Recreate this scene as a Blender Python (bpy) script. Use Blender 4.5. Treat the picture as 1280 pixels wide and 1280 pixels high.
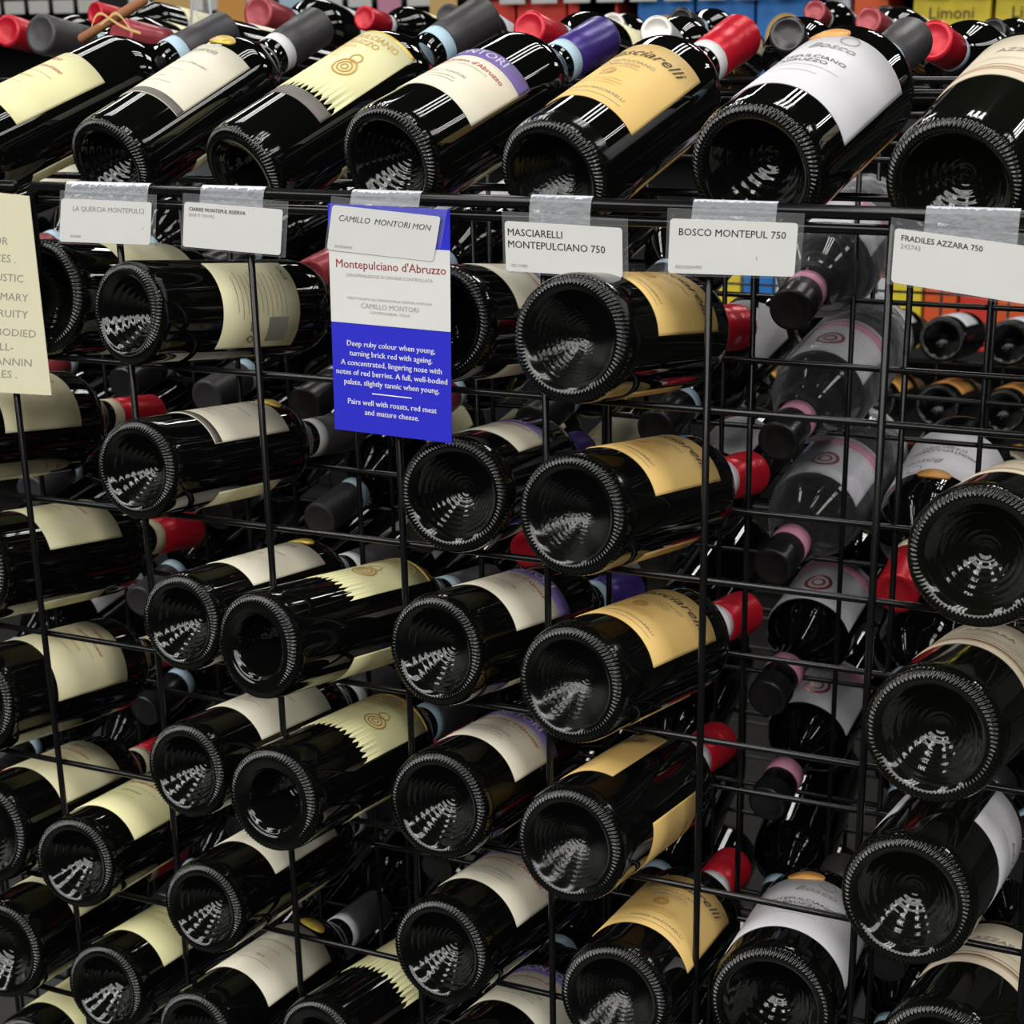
import bpy, bmesh, math, random
from mathutils import Vector, Matrix

# ------------------------------------------------------------------ scene, camera, light
scene = bpy.context.scene
for o in list(bpy.data.objects):
    bpy.data.objects.remove(o, do_unlink=True)
COL = scene.collection
ZUP = 1.25                      # height of the rack's reference line above the floor

scene.view_settings.view_transform = 'Standard'
scene.view_settings.look = 'None'
scene.view_settings.gamma = 1.0
scene.view_settings.exposure = -0.15
scene.view_settings.use_curve_mapping = False

def rz(a): return Matrix.Rotation(a, 3, 'Z')
def rx(a): return Matrix.Rotation(a, 3, 'X')
cam_d = bpy.data.cameras.new('camera')
cam = bpy.data.objects.new('camera', cam_d)
COL.objects.link(cam)
cam_d.sensor_width = 36
cam_d.lens = 1978.87 / 1280 * 36
cam_d.clip_start = 0.05
rot = (rz(0.407945) @ rx(1.2630) @ rz(-0.019025)).to_4x4()
cam.matrix_world = Matrix.Translation((0.759696, -0.874583, 0.120561 + ZUP)) @ rot
cam_d.dof.use_dof = True
cam_d.dof.focus_distance = 0.98
cam_d.dof.aperture_fstop = 20
scene.camera = cam

world = bpy.data.worlds.new('shop_air')
scene.world = world
world.use_nodes = True
bg = world.node_tree.nodes['Background']
bg.inputs[0].default_value = (0.9, 0.95, 1.0, 1)
bg.inputs[1].default_value = 0.01

POW = (10.5, 10.5, 9.5, 6.0, 3.4, 3.4, 5)
def lamp(x, y, z, sx, sy, power):
    d = bpy.data.lights.new('ceiling_tube', 'AREA')
    d.shape = 'RECTANGLE'; d.size = sx; d.size_y = sy; d.energy = power
    d.color = (1.0, 0.985, 0.95)
    o = bpy.data.objects.new('ceiling_tube', d)
    o.location = (x, y, z); COL.objects.link(o)
    return o
LY = (-4.7, -3.5, -2.4, -1.5, -0.35, 1.3, 3.0)   # rows of fittings along the aisle
for ix, lx in enumerate((-2.6, -0.9, 0.8, 2.5)):
    for iy, ly in enumerate(LY):
        for q in (-0.17, 0.0, 0.17):
            if iy < 3: lamp(lx, ly + q*1.9, ZUP + 1.75, 1.6, 0.20, POW[iy])      # fittings across the aisle
            else: lamp(lx + q, ly, ZUP + 1.75, 0.06, 1.05, POW[iy])           # fittings along the racks

# ------------------------------------------------------------------ materials
def principled(name, col, rough=0.5, metal=0.0, coat=0.0, spec=0.5, ior=1.5):
    m = bpy.data.materials.new(name); m.use_nodes = True
    b = m.node_tree.nodes['Principled BSDF']
    b.inputs['Base Color'].default_value = (*col, 1)
    b.inputs['Roughness'].default_value = rough
    b.inputs['Metallic'].default_value = metal
    b.inputs['Coat Weight'].default_value = coat
    b.inputs['IOR'].default_value = ior
    b.inputs['Specular IOR Level'].default_value = spec
    return m
def srgb(r, g, b):
    f = lambda c: (c/255/12.92) if c/255 <= .04045 else ((c/255+.055)/1.055)**2.4
    return (f(r), f(g), f(b))
def add_noise_bump(m, scale, strength, dist=0.001, kind='noise', detail=3):
    nt = m.node_tree; b = nt.nodes['Principled BSDF']
    tc = nt.nodes.new('ShaderNodeTexCoord')
    n = nt.nodes.new('ShaderNodeTexNoise'); n.inputs['Scale'].default_value = scale; n.inputs['Detail'].default_value = detail
    bp = nt.nodes.new('ShaderNodeBump'); bp.inputs['Strength'].default_value = strength; bp.inputs['Distance'].default_value = dist
    nt.links.new(tc.outputs['Object'], n.inputs['Vector'])
    nt.links.new(n.outputs['Fac'], bp.inputs['Height'])
    nt.links.new(bp.outputs['Normal'], b.inputs['Normal'])
    return n, bp
def add_tone(m, col, col2, scale):
    nt = m.node_tree; b = nt.nodes['Principled BSDF']
    tc = nt.nodes.new('ShaderNodeTexCoord')
    n = nt.nodes.new('ShaderNodeTexNoise'); n.inputs['Scale'].default_value = scale; n.inputs['Detail'].default_value = 4
    r = nt.nodes.new('ShaderNodeMix'); r.data_type = 'RGBA'
    r.inputs[6].default_value = (*col, 1); r.inputs[7].default_value = (*col2, 1)
    nt.links.new(tc.outputs['Object'], n.inputs['Vector'])
    nt.links.new(n.outputs['Fac'], r.inputs[0]); nt.links.new(r.outputs[2], b.inputs['Base Color'])
def paper(name, col, rough=0.55):
    m = principled(name, col, rough)
    add_tone(m, tuple(c*0.95 for c in col), tuple(min(1, c*1.04) for c in col), 60)
    nt = m.node_tree
    return m

def glass(name, col, rough=0.035):
    m = principled(name, col, rough)
    add_noise_bump(m, 28, 0.10, 0.001, detail=1)
    return m
M = {}
M['glass'] = glass('dark_bottle_glass', (0.0022, 0.0026, 0.0022))
M['glass_olive'] = glass('olive_bottle_glass', (0.0045, 0.0047, 0.003), 0.05)
def punt_mat(name, base, rings, noise, dist, rg=0.08, rmix=0.2):
    m = principled(name, base, rg)
    nt = m.node_tree; b = nt.nodes['Principled BSDF']
    tc = nt.nodes.new('ShaderNodeTexCoord')
    sep = nt.nodes.new('ShaderNodeSeparateXYZ'); nt.links.new(tc.outputs['Object'], sep.inputs[0])
    cmb = nt.nodes.new('ShaderNodeCombineXYZ')
    nt.links.new(sep.outputs[0], cmb.inputs[0]); nt.links.new(sep.outputs[1], cmb.inputs[1])
    ln = nt.nodes.new('ShaderNodeVectorMath'); ln.operation = 'LENGTH'; nt.links.new(cmb.outputs[0], ln.inputs[0])
    nz = nt.nodes.new('ShaderNodeTexNoise'); nz.inputs['Scale'].default_value = noise; nz.inputs['Detail'].default_value = 3
    nt.links.new(tc.outputs['Object'], nz.inputs['Vector'])
    mul = nt.nodes.new('ShaderNodeMath'); mul.operation = 'MULTIPLY'; mul.inputs[1].default_value = rings
    nt.links.new(ln.outputs['Value'], mul.inputs[0])
    sn = nt.nodes.new('ShaderNodeMath'); sn.operation = 'SINE'; nt.links.new(mul.outputs[0], sn.inputs[0])
    ad = nt.nodes.new('ShaderNodeMath'); ad.operation = 'MULTIPLY_ADD'; ad.inputs[1].default_value = rmix; ad.name = 'ringmix'
    nt.links.new(sn.outputs[0], ad.inputs[0]); nt.links.new(nz.outputs['Fac'], ad.inputs[2])
    bp = nt.nodes.new('ShaderNodeBump'); bp.inputs['Distance'].default_value = dist
    mr = nt.nodes.new('ShaderNodeMapRange'); mr.inputs['From Min'].default_value = .0265; mr.inputs['From Max'].default_value = .0235
    nt.links.new(ln.outputs['Value'], mr.inputs['Value']); nt.links.new(mr.outputs['Result'], bp.inputs['Strength'])
    nt.links.new(ad.outputs[0], bp.inputs['Height']); nt.links.new(bp.outputs['Normal'], b.inputs['Normal'])
    return m
G0 = (0.0022, 0.0026, 0.0022)
M['base_smooth'] = punt_mat('smooth_punt_glass', G0, 2300, 70, 0.0005)
M['base_ripple'] = punt_mat('rippled_punt_glass', G0, 3000, 420, 0.00035, 0.14, 0.10)
M['base_ringed'] = punt_mat('ringed_punt_glass', G0, 1700, 90, 0.0004)
M['base_olive'] = punt_mat('olive_punt_glass', (0.0035, 0.0037, 0.0024), 1800, 80, 0.0004)

M['yellow'] = paper('golden_label_paper', srgb(222, 186, 112))
M['white'] = paper('white_label_paper', srgb(208, 206, 212))
M['ivory'] = paper('ivory_label_paper', srgb(222, 216, 196))
M['cream'] = paper('cream_label_paper', srgb(226, 220, 180))
M['pale_yellow'] = paper('pale_yellow_label_paper', srgb(224, 220, 168))
M['beige'] = paper('beige_label_paper', srgb(206, 194, 170))
M['greyband'] = paper('grey_band_ink', srgb(104, 98, 94))
M['purpleband'] = paper('violet_band_ink', srgb(104, 88, 150))
M['tan'] = paper('tan_stripe_ink', srgb(176, 150, 122))
M['ink'] = principled('dark_print_ink', srgb(70, 60, 50), 0.6)
M['ink_grey'] = principled('grey_print_ink', srgb(140, 136, 128), 0.6)
M['ink_red'] = principled('red_print_ink', srgb(170, 60, 60), 0.6)
M['ink_gold'] = principled('gold_print_ink', srgb(205, 165, 90), 0.4, 0.3)
M['ink_pale'] = principled('pale_print_ink', srgb(190, 180, 215), 0.6)
M['ink_white'] = principled('white_print_ink', srgb(232, 232, 240), 0.6)
M['sticker_gold'] = principled('gold_sticker_foil', srgb(214, 184, 84), 0.35, 0.3)
M['sticker_orange'] = principled('orange_sticker_paper', srgb(222, 160, 84), 0.45)
def foil(name, col, rough=0.32, metal=0.25):
    m = principled(name, col, rough, metal); add_noise_bump(m, 120, 0.25, 0.001); return m
M['cap_red'] = foil('red_capsule_foil', srgb(190, 22, 42))
M['cap_purple'] = foil('purple_capsule_foil', srgb(62, 46, 124))
M['cap_grey'] = foil('charcoal_capsule_foil', srgb(56, 54, 56), 0.45, 0.1)
M['cap_black'] = foil('black_capsule_foil', srgb(26, 25, 26), 0.3, 0.0)
M['cap_rose'] = foil('dusty_red_capsule_foil', srgb(158, 62, 70))
M['cap_white'] = foil('white_capsule_foil', srgb(214, 212, 206))
M['cap_blue'] = foil('deep_blue_capsule_foil', srgb(34, 42, 130))
M['band_white'] = paper('white_neck_band', srgb(214, 216, 218))
M['band_blue'] = paper('pale_blue_neck_band', srgb(178, 206, 222))
M['band_pink'] = paper('pink_neck_band', srgb(206, 140, 168))
M['band_cream'] = paper('cream_neck_band', srgb(218, 208, 176))
M['wire'] = principled('black_enamelled_wire', (0.005, 0.005, 0.0055), 0.20, 0.0, 0.0, 0.3)
add_noise_bump(M['wire'], 200, 0.05, 0.0004)
M['card'] = paper('white_card_paper', srgb(207, 207, 204))
M['card_cream'] = paper('cream_note_paper', srgb(212, 208, 178))
M['sign_blue'] = paper('royal_blue_sign_print', srgb(20, 24, 186), 0.75)
M['floor'] = principled('polished_shop_floor', srgb(40, 39, 38), 0.4)
add_tone(M['floor'], srgb(34, 33, 32), srgb(46, 45, 43), 5)
M['black_metal'] = principled('black_shelf_metal', (0.012, 0.012, 0.013), 0.5)
M['ceiling'] = principled('ceiling_tile_board', srgb(120, 120, 118), 0.9)
M['lamp_body'] = principled('white_lamp_housing', srgb(220, 220, 218), 0.5)
M['wood'] = principled('brown_twig_bark', srgb(150, 98, 62), 0.7); add_noise_bump(M['wood'], 200, 0.5)
M['raffia'] = principled('straw_raffia', srgb(214, 178, 116), 0.7)
def film(name, alpha, rough=0.12, tint=(0.9, 0.92, 0.95), bump=0.5, scale=40):
    m = bpy.data.materials.new(name); m.use_nodes = True
    nt = m.node_tree; nt.nodes.clear()
    out = nt.nodes.new('ShaderNodeOutputMaterial'); mix = nt.nodes.new('ShaderNodeMixShader')
    tr = nt.nodes.new('ShaderNodeBsdfTransparent'); gl = nt.nodes.new('ShaderNodeBsdfPrincipled')
    gl.inputs['Base Color'].default_value = (*tint, 1); gl.inputs['Roughness'].default_value = rough
    fr = nt.nodes.new('ShaderNodeFresnel'); fr.inputs[0].default_value = 1.28
    ad = nt.nodes.new('ShaderNodeMath'); ad.operation = 'ADD'; ad.inputs[1].default_value = alpha; ad.use_clamp = True
    tc = nt.nodes.new('ShaderNodeTexCoord'); nz = nt.nodes.new('ShaderNodeTexNoise'); nz.inputs['Scale'].default_value = scale
    bp = nt.nodes.new('ShaderNodeBump'); bp.inputs['Strength'].default_value = bump; bp.inputs['Distance'].default_value = 0.004
    L = nt.links.new
    L(tc.outputs['Object'], nz.inputs['Vector']); L(nz.outputs['Fac'], bp.inputs['Height'])
    L(bp.outputs['Normal'], gl.inputs['Normal']); L(bp.outputs['Normal'], fr.inputs['Normal'])
    L(fr.outputs[0], ad.inputs[0]); L(ad.outputs[0], mix.inputs[0]); L(tr.outputs[0], mix.inputs[1]); L(gl.outputs[0], mix.inputs[2])
    L(mix.outputs[0], out.inputs[0])
    return m
M['film'] = film('clear_cellophane', 0.0, 0.10, bump=0.9, scale=45)
M['sleeve'] = film('clear_plastic_sleeve', 0.03, 0.08, bump=0.25, scale=60)
M['tape'] = film('frosted_sticky_tape', 0.30, 0.25, (0.62, 0.65, 0.70), 0.3, 200)

# ------------------------------------------------------------------ helpers
def new_obj(name, mesh, parent=None, mat=None):
    if mat is not None and not mesh.materials: mesh.materials.append(mat)
    o = bpy.data.objects.new(name, mesh); COL.objects.link(o)
    if parent is not None: o.parent = parent
    return o
def mesh_from(name, verts, faces, mats=None, smooth=True, fm=None):
    me = bpy.data.meshes.new(name); me.from_pydata([tuple(v) for v in verts], [], faces); me.update()
    if mats:
        for m in mats: me.materials.append(m)
    if fm: me.polygons.foreach_set('material_index', fm)
    if smooth: me.polygons.foreach_set('use_smooth', [True]*len(me.polygons))
    return me
def empty(name, label, cat, group=None, loc=(0, 0, 0), mw=None):
    o = bpy.data.objects.new(name, None); COL.objects.link(o)
    o.empty_display_size = 0.02
    o['label'] = label; o['category'] = cat
    if group: o['group'] = group
    if mw is not None: o.matrix_world = mw
    else: o.location = loc
    return o
def tag(o, label, cat, group=None):
    o['label'] = label; o['category'] = cat
    if group: o['group'] = group
    return o
def lathe(profile, seg, disp=None):
    """profile: list of (r, z); disp(i, angle)->(dr, dz)"""
    V = []; F = []
    for i, (r, z) in enumerate(profile):
        for k in range(seg):
            a = 2*math.pi*k/seg
            rr, zz = r, z
            if disp:
                d = disp(i, a); rr += d[0]; zz += d[1]
            V.append((rr*math.cos(a), rr*math.sin(a), zz))
    for i in range(len(profile)-1):
        for k in range(seg):
            k2 = (k+1) % seg
            F.append((i*seg+k, i*seg+k2, (i+1)*seg+k2, (i+1)*seg+k))
    return V, F
def cap_close(V, F, ring_start, seg, z, flip=False):
    c = len(V); V.append((0, 0, z))
    for k in range(seg):
        k2 = (k+1) % seg
        F.append((c, ring_start+k2, ring_start+k) if not flip else (c, ring_start+k, ring_start+k2))
def box_mesh(name, sx, sy, sz, mat, bev=0.0):
    bm = bmesh.new(); bmesh.ops.create_cube(bm, size=1)
    for v in bm.verts: v.co = Vector((v.co.x*sx, v.co.y*sy, v.co.z*sz))
    if bev: bmesh.ops.bevel(bm, geom=list(bm.edges), offset=bev, segments=2, affect='EDGES')
    me = bpy.data.meshes.new(name); bm.to_mesh(me); bm.free(); me.materials.append(mat); return me
_rod = {}
def rod_mesh(L, r, seg=10):
    key = (round(L, 4), r)
    if key not in _rod:
        V, F = lathe([(r*.6, 0), (r, r*.4), (r, L-r*.4), (r*.6, L)], seg)
        cap_close(V, F, 0, seg, 0); cap_close(V, F, 3*seg, seg, L, True)
        _rod[key] = mesh_from('rod', V, F, [M['wire']])
    return _rod[key]
def rod(name, a, b, r, parent):
    a = Vector(a); b = Vector(b); d = b-a
    o = new_obj(name, rod_mesh(d.length, r), parent)
    q = d.to_track_quat('Z', 'Y')
    o.matrix_local = Matrix.Translation(a) @ q.to_matrix().to_4x4()
    return o
_txt = {}
def text2d(s, size, shear=0.0, bold=0.0, align='CENTER'):
    key = (s, size, shear, bold, align)
    if key in _txt: return _txt[key]
    c = bpy.data.curves.new('t', 'FONT'); c.body = s; c.size = size; c.shear = shear; c.offset = 0
    c.align_x = align; c.align_y = 'CENTER'; c.resolution_u = 2; c.fill_mode = 'FRONT' if hasattr(c, 'fill_mode') else c.fill_mode
    o = bpy.data.objects.new('t', c); COL.objects.link(o)
    dg = bpy.context.evaluated_depsgraph_get()
    me = bpy.data.meshes.new_from_object(o.evaluated_get(dg))
    V = [tuple(v.co) for v in me.vertices]; F = [tuple(p.vertices) for p in me.polygons]
    if bold:
        n = len(V); V = V+[(x+bold, y+bold*.5, z) for x, y, z in V]; F = F+[tuple(i+n for i in f) for f in F]
    bpy.data.objects.remove(o); bpy.data.curves.remove(c); bpy.data.meshes.remove(me)
    _txt[key] = (V, F); return _txt[key]

# ------------------------------------------------------------------ bottle parts (mesh data made once per kind)
NECK_R = 0.0145
def base_mesh(name, R, mat, style):
    """heel, knurled bearing ring and punt"""
    SEG = 352; P = []
    hR = R*0.9
    P += [(R, .016, 0), (R, .0105, 0), (R*.992, .0075, 0), (R*.972, .0045, 0.15)]
    wid = .0048
    for i in range(7):                                     # knurled ring rolls over the heel
        t = i/6
        P.append((hR + R*.055 - (wid+R*.0)*t, .0028*(1-t)**2*1.0 + .0003*0, 1.0 if 0 < i < 6 else 0.3))
    r0 = P[-1][0]
    if style == 'wide':
        P += [(r0-.002, .0002, 0), (r0-.006, .0012, 0), (r0-.0085, .003, 0)]
        rp = r0-.0095; dp = .034; pw = 3.0
    else:
        P += [(r0-.0015, .0004, 0), (r0-.003, .0014, 0)]
        rp = r0-.0042; dp = {'deep': .030, 'mid': .022, 'shallow': .017}[style]; pw = 2.0
    zs = P[-1][1]+.0012
    N = 16
    for i in range(N):
        t = i/(N-1)
        rr = rp*(1-t)
        if style == 'wide': z = zs + dp*(1-(1-t)**pw)
        else: z = zs + dp*(math.sin(t*math.pi/2)**0.9)
        P.append((max(rr, .0006), z, 0))
    prof = [(a, b) for a, b, c in P]; amp = [c for a, b, c in P]
    def disp(i, a):
        if amp[i] == 0: return (0, 0)
        s = math.sin(88*a + i*0.7)
        return (0.00045*amp[i]*s, -0.00055*amp[i]*s)
    V, F = lathe(prof, SEG, disp)
    cap_close(V, F, (len(prof)-1)*SEG, SEG, prof[-1][1], True)
    F = [tuple(reversed(f)) for f in F]
    return mesh_from(name, V, F, [mat])
def body_mesh(name, R, mat, Lb=.151, neck0=.188):
    P = [(R, .015), (R, .03), (R, .08), (R, .13), (R, Lb-.012)]
    for i in range(13):
        t = i/12
        r = NECK_R + (R-NECK_R)*(0.5+0.5*math.cos(math.pi*t**1.05))
        P.append((r, Lb-.006 + (neck0-Lb+.01)*t))
    P += [(NECK_R, .198), (.0142, .225), (.0142, .2460), (.0155, .2475), (.0155, .2535), (.0145, .255), (.011, .2555)]
    V, F = lathe(P, 96)
    cap_close(V, F, (len(P)-1)*96, 96, .255, True)
    return mesh_from(name, V, F, [mat])
def capsule_mesh(name, mat, z0=.2065, z1=.2570, ribs=True):
    P = [(.0147, z0), (.01545, z0+.0003), (.0156, z0+.02)]
    if ribs:
        for q in range(4):
            zc = z1-.020+q*.0045
            P += [(.0157, zc), (.0164, zc+.0012), (.0157, zc+.0026)]
    P += [(.0162, z1-.002), (.0155, z1-.0004), (.0125, z1), (.0115, z1-.0006), (.004, z1-.0006)]
    V, F = lathe(P, 48)
    cap_close(V, F, (len(P)-1)*48, 48, z1-.0006, True)
    return mesh_from(name, V, F, [mat])
def band_mesh(name, mat, z0, z1, r=.01505):
    V, F = lathe([(r-.0008, z0), (r, z0+.0002), (r, z1-.0002), (r-.0008, z1)], 48)
    return mesh_from(name, V, F, [mat])
def cyl(u, v, r):                     # label coordinates -> bottle coordinates (u to the reader's right)
    a = u/r
    return (-r*math.sin(a), r*math.cos(a), v)
def patch(name, R, u0, u1, v0, v1, mat, lift=.0004, nu=40, jag=None, nv=3):
    r = R+lift; V = []; F = []
    for j in range(nv+1):
        for i in range(nu+1):
            u = u0+(u1-u0)*i/nu; v = v0+(v1-v0)*j/nv
            if jag and j == 0:
                v += jag*[0, .55, 1, .7, .25][i % 5] + (jag*.35 if i % 3 == 0 else 0)
            V.append(cyl(u, v, r))
    for j in range(nv):
        for i in range(nu):
            a = j*(nu+1)+i; F.append((a+1, a, a+nu+1, a+nu+2))
    rim = [i for i in range(nu+1)] + [(nu+1)*(j+1)-1 for j in range(1, nv+1)] + [nv*(nu+1)+i for i in range(nu-1, -1, -1)] + [j*(nu+1) for j in range(nv-1, 0, -1)]
    base = len(V)
    for i in rim:
        x, y, z = V[i]; s = (R-.0002)/r; V.append((x*s, y*s, z))
    n = len(rim)
    for i in range(n):
        F.append((rim[i], rim[(i+1) % n], base+(i+1) % n, base+i))
    return mesh_from(name, V, F, [mat])
def oval(name, R, uc, vc, a, b, mat, lift=.0008):
    r = R+lift; V = [cyl(uc, vc, r)]; F = []; n = 32
    for q in (1.0,):
        for i in range(n): V.append(cyl(uc+a*math.cos(2*math.pi*i/n), vc+b*math.sin(2*math.pi*i/n), r))
    for i in range(n): F.append((0, 1+(i+1) % n, 1+i))
    for i in range(n):
        x, y, z = V[1+i]; s = (R-.0002)/r; V.append((x*s, y*s, z))
    for i in range(n):
        F.append((1+i, 1+(i+1) % n, 1+n+(i+1) % n, 1+n+i))
    return mesh_from(name, V, F, [mat])
def print_mesh(name, R, items, lift=.00085):
    """items: (string, size, u, v, shear, bold, material key) and ('#line', length, u, v, thickness, -, key), ('#ring', radius, u, v, thickness, -, key)"""
    V = []; F = []; fm = []; mats = []; r = R+lift
    def mi(k):
        if k not in mats: mats.append(k)
        return mats.index(k)
    for it in items:
        s, size, uc, vc, sh, bold, key = it
        b = len(V); k = mi(key)
        if s == '#line':
            n = max(2, int(size/.003))
            for i in range(n+1):
                u = uc-size/2+size*i/n
                V.append(cyl(u, vc-sh/2, r)); V.append(cyl(u, vc+sh/2, r))
            for i in range(n): F.append((b+2*i+2, b+2*i, b+2*i+1, b+2*i+3)); fm.append(k)
        elif s == '#ring':
            n = 28
            for i in range(n):
                a = 2*math.pi*i/n
                for q in (size, size-sh): V.append(cyl(uc+q*math.cos(a), vc+q*1.15*math.sin(a), r))
            for i in range(n):
                j = (i+1) % n; F.append((b+2*j, b+2*i, b+2*i+1, b+2*j+1)); fm.append(k)
        else:
            tv, tf = text2d(s, size, sh, bold)
            for x, y, z in tv: V.append(cyl(uc+x, vc+y, r))
            for f in tf: F.append(tuple(b+q for q in f)); fm.append(k)
    return mesh_from(name, V, F, [M[k] for k in mats], False, fm)

MICRO = lambda n, u, v, dv, w, key: [('#line', w*(0.85+0.15*math.sin(i*2.3)), u, v-dv*i, .00045, 0, key) for i in range(n)]
KINDS = {}
def kind(key, R, glassm, basem, style, labels, back, capm, band, extra=None, ribs=True, fullbody=None):
    d = dict(R=R)
    d['body'] = body_mesh('bottle_body', R, M[glassm])
    d['base'] = base_mesh('bottle_base', R, M[basem], style)
    d['labels'] = labels; d['back'] = back
    d['cap'] = capsule_mesh('capsule', M[capm], ribs=ribs)
    d['band'] = band_mesh('band', M[band], .1955, .2062) if band else None
    d['extra'] = extra or []
    KINDS[key] = d
def lab(R, ha, v0, v1, mat, items, bands=(), jag=None, u_off=0):
    w = ha*R
    pm = patch('front_label', R, -w+u_off, w+u_off, v0, v1, M[mat], jag=jag, nu=100 if jag else 40)
    subs = [('label_band', patch('label_band', R, -w+u_off+.0002, w+u_off-.0002, b0, b1, M[bm_], lift=.0006, nv=1)) for b0, b1, bm_ in bands]
    if items: subs.append(('label_print', print_mesh('label_print', R, items)))
    return (pm, subs)

R = .0375
kind('script', R, 'glass', 'base_ripple', 'mid',
     lab(R, 1.14, .041, .130, 'yellow',
         [('Masciarelli', .0142, .003, .114, .38, .00006, 'ink'), ('MONTEPULCIANO', .0052, -.002, .100, 0, 0, 'ink_grey'),
          ('D\'ABRUZZO', .0048, -.002, .0945, 0, 0, 'ink_grey'), ('#line', .030, -.002, .0905, .0004, 0, 'ink_grey'),
          ('#ring', .0052, -.004, .082, .0012, 0, 'ink_gold'), ('#ring', .003, -.004, .082, .001, 0, 'ink_gold')]
         + MICRO(3, -.002, .071, .0035, .034, 'ink_gold') +
         [('GIANNI MASCIARELLI', .0042, .004, .054, 0, 0, 'ink_grey'), ('#line', .050, 0, .0475, .0004, 0, 'ink_grey')]),
     lab(R, 0.95, .048, .120, 'yellow', [('#line', .04, 0, .105, .001, 0, 'ink')] + MICRO(6, 0, .095, .005, .05, 'ink_grey')),
     'cap_red', 'band_white')
kind('purple', R, 'glass', 'base_smooth', 'mid',
     lab(R, 1.20, .044, .110, 'ivory',
         [('MONTORI', .0105, 0, .1043, 0, .0003, 'ink_pale'), ('Montepulciano d\'Abruzzo', .0062, .001, .088, 0, .0001, 'ink_red'),
          ('DENOMINAZIONE DI ORIGINE CONTROLLATA', .0022, 0, .0825, 0, 0, 'ink_grey'), ('CAMILLO MONTORI', .0036, 0, .068, 0, 0, 'ink_grey')]
         + MICRO(2, 0, .062, .004, .03, 'ink_grey'), bands=[(.0975, .1105, 'purpleband')]),
     lab(R, 0.9, .05, .10, 'ivory', MICRO(7, 0, .094, .005, .05, 'ink_grey')), 'cap_purple', 'band_blue', ribs=False)
R = .036
kind('jagged', R, 'glass', 'base_smooth', 'wide',
     lab(R, 1.16, .062, .146, 'pale_yellow',
         [('MONTEPULCIANO', .0078, 0, .1385, 0, .0001, 'ink_gold'), ('D\'ABRUZZO', .0078, 0, .1305, 0, .0001, 'ink_gold'),
          ('RISERVA', .0052, -.002, .1235, 0, .0001, 'ink_gold')] + MICRO(5, -.008, .121, .0032, .03, 'ink_gold') +
         [('#ring', .0085, .018, .100, .0014, 0, 'ink_gold'), ('#ring', .0055, .018, .100, .0012, 0, 'ink_gold'), ('#ring', .0028, .018, .100, .001, 0, 'ink_gold'),
          ('#ring', .0045, .018, .112, .001, 0, 'ink_gold'), ('2020', .0055, -.019, .090, 0, .0001, 'ink_grey')], jag=.007),
     lab(R, 0.9, .06, .12, 'pale_yellow', MICRO(8, 0, .112, .005, .05, 'ink_grey')), 'cap_grey', 'band_blue', ribs=False,
     extra=[('ochre_line', patch('ochre_line', R, -1.16*R, 1.16*R, .1462, .1485, M['sticker_gold'], nv=1)),
            ('grey_jagged_band', patch('grey_jagged_band', R, -1.16*R, 1.16*R, .052, .0628, M['greyband'], lift=.0002, nv=1, nu=40))])
R = .0345
kind('grey_edge', R, 'glass', 'base_smooth', 'mid',
     lab(R, 1.10, .048, .133, 'ivory', [('La Quercia', .0085, -.004, .122, .3, 0, 'ink_grey'), ('Montepulciano d\'Abruzzo', .0042, 0, .100, .3, 0, 'ink_grey'),
                                       ('#line', .022, 0, .0875, .0004, 0, 'ink_grey'), ('2019', .004, 0, .075, 0, 0, 'ink_grey'), ('#line', .03, 0, .068, .0004, 0, 'ink_grey')],
         bands=[(.0482, .0555, 'greyband')]),
     lab(R, 1.0, .055, .125, 'cream', [('CALLE', .0045, -.022, .118, 0, .0001, 'ink')] + MICRO(11, -.006, .112, .0044, .036, 'ink_grey') + [('#line', .018, .020, .105, .018, 0, 'ink_grey'), ('La Q', .008, .021, .082, .4, 0, 'ink')]),
     'cap_grey', 'band_white', ribs=False, extra=[('oval_sticker', oval('oval_sticker', R, .004, .1425, .0115, .0062, M['sticker_gold']))])
for key, RR, v0, v1, hb in (('cream', .036, .032, .112, 'mid'), ('fat', .0405, .050, .128, 'shallow')):
    w = 1.1
    kind(key, RR, 'glass', 'base_ringed', hb,
         lab(RR, w, v0, v1, 'pale_yellow' if key == 'cream' else 'cream',
             [('Fiano', .0068, -.002, v1-.012, .3, 0, 'ink_red'), ('Montepulciano', .0058, .002, v1-.024, .35, 0, 'ink_red'), ('#line', .04, 0, v1-.034, .0004, 0, 'ink_grey'),
              ('d\'Abruzzo', .0045, 0, v1-.042, .3, 0, 'ink_gold'), ('#line', .02, 0, v1-.052, .0004, 0, 'ink_gold')]),
         lab(RR, 0.95, v0, v1-.01, 'cream', MICRO(8, 0, v1-.02, .005, .05, 'ink_grey')),
         'cap_red' if key == 'fat' else 'cap_grey', 'band_cream' if key == 'fat' else 'band_blue', ribs=False)
R = .041
kind('round_white', R, 'glass', 'base_ringed', 'deep',
     lab(R, 1.42, .036, .128, 'white', [('MONTEPULCIANO', .0066, -.004, .085, 0, 0, 'ink'), ('D\'ABRUZZO', .0066, -.004, .078, 0, 0, 'ink'),
         ('Bosco', .012, .006, .106, .3, 0, 'ink_grey'), ('#ring', .006, .012, .120, .0007, 0, 'ink_grey'), ('#line', .05, 0, .070, .0004, 0, 'ink_grey'), ('#line', .03, 0, .060, .0004, 0, 'ink_grey')]),
     None, 'cap_grey', 'band_blue', ribs=False, extra=[('oval_sticker', oval('oval_sticker', R, -.006, .131, .0135, .0068, M['sticker_orange'], lift=.0012))])
R = .0395
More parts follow.
